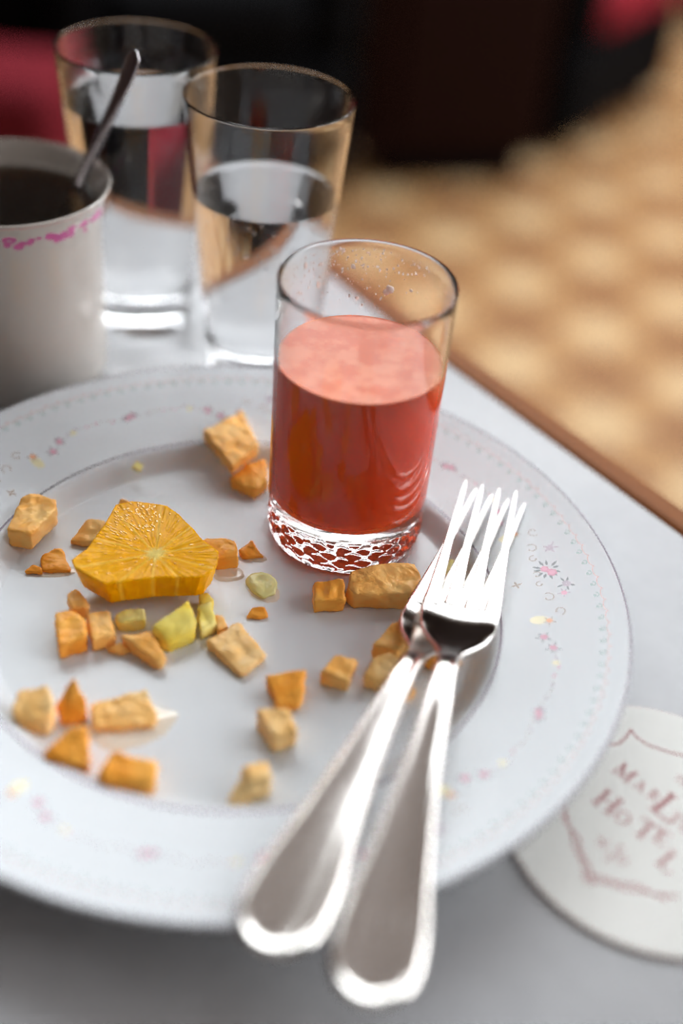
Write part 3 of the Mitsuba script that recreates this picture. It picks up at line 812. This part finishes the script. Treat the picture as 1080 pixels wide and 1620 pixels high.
# ------------------------------------------------------------------ fruit
CHUNKS = [
    ('melon', 0, 'melon chunk with a ragged top corner, alone at the far left of the plate', 8.5, [[-83.9,35.9,16.5],[-82.4,38.5,17.0],[-77.7,39.9,16.5],[-71.4,37.9,16.5],[-69.9,32.4,16.0],[-75.5,16.8,16.0],[-84.5,18.6,16.0]]),
    ('melon', 0, 'melon chunk tilted flat-side up, topmost on the plate, left of the juice glass', 12.3, [[-25.0,88.1,17.8],[-11.3,103.2,18.3],[-1.9,81.3,18.3],[-10.9,67.1,17.8]]),
    ('melon', 1, 'deep orange melon chunk touching the left side of the juice glass', 6.0, [[-11.6,67.2,11.0],[-6.6,76.5,12.0],[0.8,81.5,12.0],[3.3,68.3,11.0],[-1.3,61.8,10.5]]),
    ('melon', 0, 'pale melon chunk peeping out behind the left end of the orange slice', 6.0, [[-64.0,24.7,8.0],[-60.2,36.0,10.5],[-52.8,35.3,10.5],[-54.3,24.6,9.0]]),
    ('melon', 1, 'small flat melon piece at the left tip of the orange slice', 6.0, [[-72.0,14.8,8.5],[-68.3,19.3,9.0],[-65.0,19.4,9.0],[-59.9,9.9,7.5],[-70.0,8.4,7.5]]),
    ('crumb', 1, 'tiny wet melon crumb left of the orange slice', 6.0, [[-76.0,7.5,7.5],[-74.1,10.6,8.0],[-70.3,9.8,8.0],[-69.6,7.5,7.2]]),
    ('melon', 1, 'wet melon chunk behind the right end of the orange slice', 6.0, [[-16.7,27.9,12.5],[-10.5,29.3,13.0],[-4.7,28.8,13.0],[-2.1,21.2,12.0],[-10.3,18.5,11.5]]),
    ('melon', 1, 'thin triangular melon sliver right of the orange slice', 6.0, [[-3.2,28.6,8.5],[0.8,34.1,9.5],[6.4,27.7,7.2],[-1.4,25.9,8.0]]),
    ('green', 0, 'pale green translucent fruit piece lying alone left of the juice glass base', 6.0, [[1.1,14.2,8.0],[3.5,16.8,9.0],[9.1,17.0,9.0],[12.9,13.7,8.5],[12.2,8.0,7.5],[8.2,5.5,7.5],[4.1,8.4,8.5]]),
    ('melon', 1, 'small wedge of melon alone just below the pale green piece', 6.0, [[3.3,-4.9,7.0],[5.1,-0.7,9.0],[9.9,-0.1,9.0],[11.4,-3.5,7.0]]),
    ('melon', 1, 'big melon chunk leftmost of the heap in front of the orange slice', 6.0, [[-58.8,-17.6,14.0],[-53.7,-16.0,14.0],[-48.0,-19.6,13.5],[-46.0,-27.1,13.0],[-54.1,-32.3,13.0]]),
    ('melon', 0, 'melon chunk second from the left in the heap in front of the orange slice', 6.0, [[-48.8,-15.5,13.0],[-41.6,-13.5,13.0],[-37.3,-23.1,12.0],[-44.1,-28.1,12.5]]),
    ('melon', 0, 'melon chunk half hidden under the left front corner of the orange slice', 6.0, [[-57.6,-6.9,12.0],[-55.4,-3.6,12.5],[-50.3,-7.2,11.5],[-48.2,-11.9,11.5],[-54.4,-13.4,12.0]]),
    ('pineapple', 0, 'small pale yellow pineapple cube under the front edge of the orange slice', 6.0, [[-39.6,-13.9,11.0],[-37.5,-10.4,11.5],[-30.2,-9.4,11.5],[-28.9,-14.3,11.0],[-37.4,-16.7,11.0]]),
    ('melon', 0, 'long melon wedge in front of the small pineapple cube', 6.0, [[-35.8,-23.3,11.5],[-26.1,-20.1,12.0],[-19.4,-30.3,10.5],[-21.2,-32.9,10.0]]),
    ('crumb', 0, 'little melon crumb between the chunks at the front of the heap', 6.0, [[-40.0,-26.2,8.0],[-35.8,-23.7,9.0],[-32.0,-25.9,8.5],[-35.1,-27.6,8.0]]),
    ('pineapple', 1, 'biggest yellow pineapple chunk leaning on the front of the orange slice', 6.0, [[-25.7,-21.0,15.0],[-15.5,-9.1,17.0],[-11.9,-14.5,15.0],[-11.9,-18.4,10.0],[-19.7,-24.2,12.0]]),
    ('pineapple', 0, 'wet pale pineapple chunk right of the biggest pineapple chunk', 6.0, [[-12.8,-6.6,13.0],[-8.5,-4.1,13.0],[-5.3,-12.5,11.0],[-10.0,-17.1,11.0]]),
    ('pineapple', 1, 'olive yellow pineapple bit tucked under the right front corner of the orange slice', 6.0, [[-13.6,1.2,11.0],[-10.5,1.4,11.5],[-8.0,-1.2,11.0],[-8.3,-3.6,10.5],[-11.8,-4.7,11.0]]),
    ('melon', 0, 'small rounded melon bit between pineapple and the square melon slab', 6.0, [[-6.6,-7.8,10.5],[-3.9,-8.4,10.5],[-1.5,-11.9,9.5],[-4.8,-14.4,10.0]]),
    ('melon', 2, 'square pale melon slab with a rough top, right end of the heap by the orange', 6.0, [[-8.0,-20.0,10.0],[1.9,-9.8,10.0],[13.0,-23.2,9.0],[5.6,-32.9,9.0]]),
    ('melon', 2, 'rounded melon chunk furthest left of the group at the lower left of the plate', 6.0, [[-60.8,-54.2,15.0],[-52.1,-52.4,16.0],[-48.4,-58.6,15.0],[-49.6,-63.7,13.0],[-58.3,-64.3,13.0],[-61.2,-62.2,14.0]]),
    ('melon', 1, 'dark orange pointed melon wedge standing up in the lower left group', 6.0, [[-49.3,-55.5,12.0],[-44.7,-50.0,19.0],[-40.1,-53.6,13.0],[-39.1,-57.1,10.0],[-47.1,-59.8,9.0]]),
    ('melon', 2, 'flat pale melon slab in a wet patch, right of the pointed wedge', 6.0, [[-39.3,-52.6,10.0],[-23.3,-44.8,10.5],[-18.2,-53.4,9.0],[-18.9,-57.3,8.5],[-36.9,-61.1,8.5]]),
    ('melon', 1, 'triangular melon wedge in front of the pointed wedge at the lower left', 7.5, [[-48.3,-77.0,13.5],[-41.3,-67.7,16.5],[-36.6,-66.9,16.5],[-33.4,-79.2,13.5],[-45.1,-78.9,12.5]]),
    ('melon', 1, 'blocky melon chunk lowest right of the lower left group', 6.8, [[-30.7,-82.9,13.8],[-27.9,-75.0,15.8],[-14.0,-76.3,14.8],[-13.7,-83.2,13.8],[-27.3,-85.3,13.8]]),
    ('melon', 1, 'bright orange melon wedge topmost of the column left of the fork handles', 6.0, [[13.4,-35.3,12.0],[26.5,-31.2,12.5],[26.3,-39.6,10.5],[25.2,-43.7,8.0],[18.7,-44.8,10.0]]),
    ('melon', 2, 'pale melon cube in the middle of the column left of the fork handles', 6.0, [[12.3,-51.6,14.5],[22.1,-50.3,14.5],[26.2,-58.6,14.0],[18.8,-62.4,14.0]]),
    ('melon', 2, 'melon chunk with a sloping side, lowest of the column left of the fork handles', 6.0, [[11.2,-74.3,14.0],[18.6,-71.0,14.0],[20.1,-77.9,13.0],[15.1,-79.9,13.0],[7.4,-85.6,6.5]]),
    ('melon', 1, 'small rough-topped melon cube left of the biggest melon block', 6.0, [[25.4,11.4,12.5],[35.9,13.7,13.0],[37.2,4.2,12.5],[26.2,1.3,12.0]]),
    ('melon', 0, 'biggest melon block, lying in front of the juice glass against the fork', 6.0, [[38.3,16.8,14.5],[49.3,21.7,15.5],[60.6,22.7,15.5],[63.6,15.5,15.0],[62.8,8.8,13.5],[39.9,5.5,13.5],[37.1,8.4,13.5]]),
    ('melon', 0, 'ragged melon chunk upright under the left side of the fork heads', 6.0, [[47.1,-17.8,13.0],[53.4,-8.4,15.0],[59.0,-6.0,15.5],[59.7,-13.1,13.0],[55.6,-19.6,13.0]]),
    ('melon', 2, 'rounded pale melon chunk leaning against the left fork handle', 6.0, [[44.9,-31.1,12.0],[48.1,-23.7,14.0],[53.2,-21.2,14.0],[56.5,-23.9,13.0],[52.8,-33.0,11.0]]),
    ('melon', 0, 'small melon cube alone, between the melon column and the fork handles', 6.0, [[30.9,-31.5,12.0],[35.2,-23.1,12.5],[42.9,-24.2,12.0],[40.5,-34.0,11.5]]),
    ('melon', 1, 'melon bit showing between the two fork handles', 6.0, [[56.7,-35.0,9.5],[61.7,-27.9,10.5],[62.2,-33.6,10.0],[59.3,-36.9,9.0]]),
    ('melon', 1, 'melon chunk squashed under the crossing necks of the forks', 6.0, [[63.4,-18.4,10.5],[65.9,-15.0,11.0],[76.5,-13.6,11.0],[78.0,-17.6,10.5],[71.1,-22.2,10.0]]),
    ('green', 1, 'yellow green fruit bit seen between the tines of the forks', 6.0, [[72.2,26.3,8.0],[74.3,35.9,8.5],[77.3,34.9,8.5],[75.2,25.4,8.0]]),
    ('crumb', 2, 'tiny yellow pineapple crumb alone near the far edge of the plate well', 11.5, [[-49.4,66.1,12.7],[-48.4,70.0,13.3],[-45.0,67.6,13.3],[-45.6,64.2,12.7]]),
    ('melon', 0, 'melon corner peeping up behind the top left corner of the orange slice', 6.0, [[-49.7,38.1,14.0],[-49.0,43.1,15.5],[-45.3,41.8,15.5],[-43.4,35.8,14.0]]),
]
ORANGE = [[-56.8, 0.4], [-53.3, 6.9], [-49.7, 21.6], [-48.3, 32.3], [-43.1, 35.3], [-35.8, 35.3], [-30.2, 34.7], [-25.0, 30.1], [-18.1, 22.2], [-14.3, 17.5], [-8.2, 12.3], [-7.8, 5.7], [-10.0, 0.1], [-12.7, -1.9], [-27.1, -4.3], [-43.4, -9.9], [-51.9, -5.1], [-55.2, -3.0]]
PUDDLES = [(-0.02587, -0.05699, 0.013, 0.008, 0.5, 'wet patch around the flat pale melon slab at the lower left'), (-0.06519, 0.01013, 0.007, 0.003, 0.2, 'wet rim under the small flat melon piece left of the orange'), (-0.00563, 0.01786, 0.006, 0.004, 0.2, 'wet patch under the melon behind the right end of the orange'), (0.00269, 0.02849, 0.005, 0.0025, -0.2, 'wet rim under the thin melon sliver'), (0.00775, 0.01003, 0.0065, 0.0045, -0.5, 'clear juice around the pale green fruit piece')]
counts = {}
for idx, (kind, tone, label, z0, pts) in enumerate(CHUNKS):
    P = np.array(pts) / 1000
    z0 = z0 / 1000 + .0001
    B = P.copy()
    B[:, 2] = z0
    c = B.mean(0)
    B[:, :2] = c[:2] + (B[:, :2] - c[:2]) * .97
    hull = m3.Manifold.hull_points(np.vstack([P, B]))
    size = np.ptp(P[:, :2], axis=0).max()
    step = .0011 if size > .008 else .0006
    m = to_tm(hull.refine_to_length(step))
    m.merge_vertices()
    n0 = np.array(m.vertex_normals)
    v = np.array(m.vertices)
    v += n0 * ((meshkit.fbm(v * 420 + idx * 7.3, 3) - .5) * (.0024 if size > .008 else .0009))[:, None]
    m.vertices = v
    trimesh.smoothing.filter_taubin(m, lamb=.5, nu=.53, iterations=7)
    v = np.array(m.vertices)
    v += np.array(m.vertex_normals) * ((meshkit.fbm(v * 1300 + idx, 2) - .5) * .00035)[:, None]
    v[:, 2] = np.maximum(v[:, 2], z0)
    m.vertices = v
    base = {'melon': 'melon_chunk', 'crumb': 'melon_crumb', 'pineapple': 'pineapple_chunk', 'green': 'green_fruit_piece'}[kind]
    if kind == 'crumb' and tone == 2:
        base = 'pineapple_crumb'
    k = counts.get(base, 0)
    counts[base] = k + 1
    key = base + (f'_{k:03d}' if k else '')
    mat = {'melon': f'mat_melon_{tone}', 'crumb': 'mat_pineapple_0' if tone == 2 else f'mat_melon_{tone}', 'pineapple': f'mat_pineapple_{tone}', 'green': 'mat_green'}[kind]
    scene[key] = mikit.ply(m, mat, smooth=True)
    tag(key, label, {'pineapple': 'pineapple', 'green': 'fruit'}.get(kind, 'pineapple' if base == 'pineapple_crumb' else 'melon'), {'melon': 'melon chunks on the plate', 'pineapple': 'pineapple chunks on the plate'}.get(kind))

# the orange slice
OUT = np.array(ORANGE) / 1000
poly = Polygon(OUT).buffer(-.0008).buffer(.0008)
poly = orient(poly.segmentize(.0007))
OZ0, OZ1 = .0112, .0212
o = m3.CrossSection([np.array(poly.exterior.coords)[:-1]]).extrude(OZ1 - OZ0, 10, 0, (1.0, 1.0)).translate([0, 0, OZ0])
o = to_tm(o.refine_to_length(.0009))
o.merge_vertices()
v, n0 = np.array(o.vertices), np.array(o.vertex_normals)
hq = (v[:, 2] - OZ0) / (OZ1 - OZ0)
cc = np.array([PITH[0], PITH[1]])
rad = v[:, :2] - cc
v[:, :2] = cc + rad * (.90 + .10 * hq)[:, None]
rr, aa = np.hypot(rad[:, 0], rad[:, 1]), np.arctan2(rad[:, 1], rad[:, 0])
polar = np.stack([rr * 150, aa * 36, v[:, 2] * 200], 1)
v += n0 * ((meshkit.fbm(polar, 2, 9) - .5) * .0002)[:, None]
v += n0 * ((meshkit.fbm(v * 260, 2, 4) - .5) * .0007)[:, None]
o.vertices = v
trimesh.smoothing.filter_taubin(o, lamb=.5, nu=.53, iterations=3)
scene['orange_slice__flesh'] = mikit.ply(o, 'mat_orange', smooth=True)
# juice vesicles that stand proud and glisten on the cut face
g = np.random.default_rng(17)
tops = np.nonzero(np.array(o.vertex_normals)[:, 2] > .9)[0]
inner = Polygon(OUT).buffer(-.0012)
ves = []
while len(ves) < 150:
    px_, py_ = g.uniform(-.055, -.010), g.uniform(-.006, .034)
    if not inner.contains(Point(px_, py_)) or np.hypot(px_ - PITH[0], py_ - PITH[1]) < .005:
        continue
    if len(ves) < 105 and (px_ + .040) ** 2 + (py_ - .025) ** 2 > .011 ** 2:
        continue
    a = math.atan2(py_ - PITH[1], px_ - PITH[0]) + g.normal(0, .15)
    near = tops[np.argmin(np.hypot(o.vertices[tops, 0] - px_, o.vertices[tops, 1] - py_))]
    b = trimesh.creation.icosphere(2, 1.0)
    b.vertices = b.vertices * [g.uniform(.0005, .0011), g.uniform(.00028, .0005), g.uniform(.00014, .00026)]
    b.apply_transform(trimesh.transformations.rotation_matrix(a, [0, 0, 1]))
    b.apply_translation([px_, py_, o.vertices[near, 2]])
    ves.append(b)
scene['orange_slice__juice_vesicles'] = mikit.ply(trimesh.util.concatenate(ves), 'mat_orange_juice', smooth=True)
tag('orange_slice__juice_vesicles', 'wet glistening vesicles on the cut face', kind='stuff')
tag('orange_slice', 'thick orange slice with a pale core, lying on the fruit heap', 'orange slice')

# wet patches of juice on the plate
scene['mat_juice_wet'] = principled(srgb(232, 222, 206), 0.06, specular=0.5)


def puddle(cx, cy, rx, ry, rot, h=.0004):
    a = np.linspace(0, 2 * math.pi, 72, endpoint=False)
    k = 1 + .22 * (meshkit.fbm(np.stack([np.cos(a) * 1.3 + cx * 900, np.sin(a) * 1.3, a * 0], 1), 3) - .5) * 2
    v, f = [], []
    for t in np.linspace(0, 1, 8)[1:]:
        v.append(np.stack([cx + np.cos(a + rot) * 0 + k * t * (rx * np.cos(a) * math.cos(rot) - ry * np.sin(a) * math.sin(rot)),
                           cy + k * t * (rx * np.cos(a) * math.sin(rot) + ry * np.sin(a) * math.cos(rot)),
                           np.full(72, .00601 + h * (1 - t ** 6))], 1))
    n = 72
    for i in range(6):
        for j in range(n):
            p, q = i * n + j, i * n + (j + 1) % n
            f += [[p, p + n, q + n], [p, q + n, q]]
    v = np.vstack(v + [[[cx, cy, .00601 + h]]])
    f += [[len(v) - 1, j, (j + 1) % n] for j in range(n)]
    m = trimesh.Trimesh(v, np.array(f), process=False)
    if (m.face_normals[:, 2] < 0).mean() > .5:
        m.invert()
    return m


for k, (cx, cy, rx, ry, rot, label) in enumerate(PUDDLES):
    key = 'juice_puddle' + (f'_{k:03d}' if k else '')
    scene[key] = mikit.ply(puddle(cx, cy, rx, ry, rot), 'mat_juice_wet', smooth=True)
    tag(key, label, 'juice puddle')
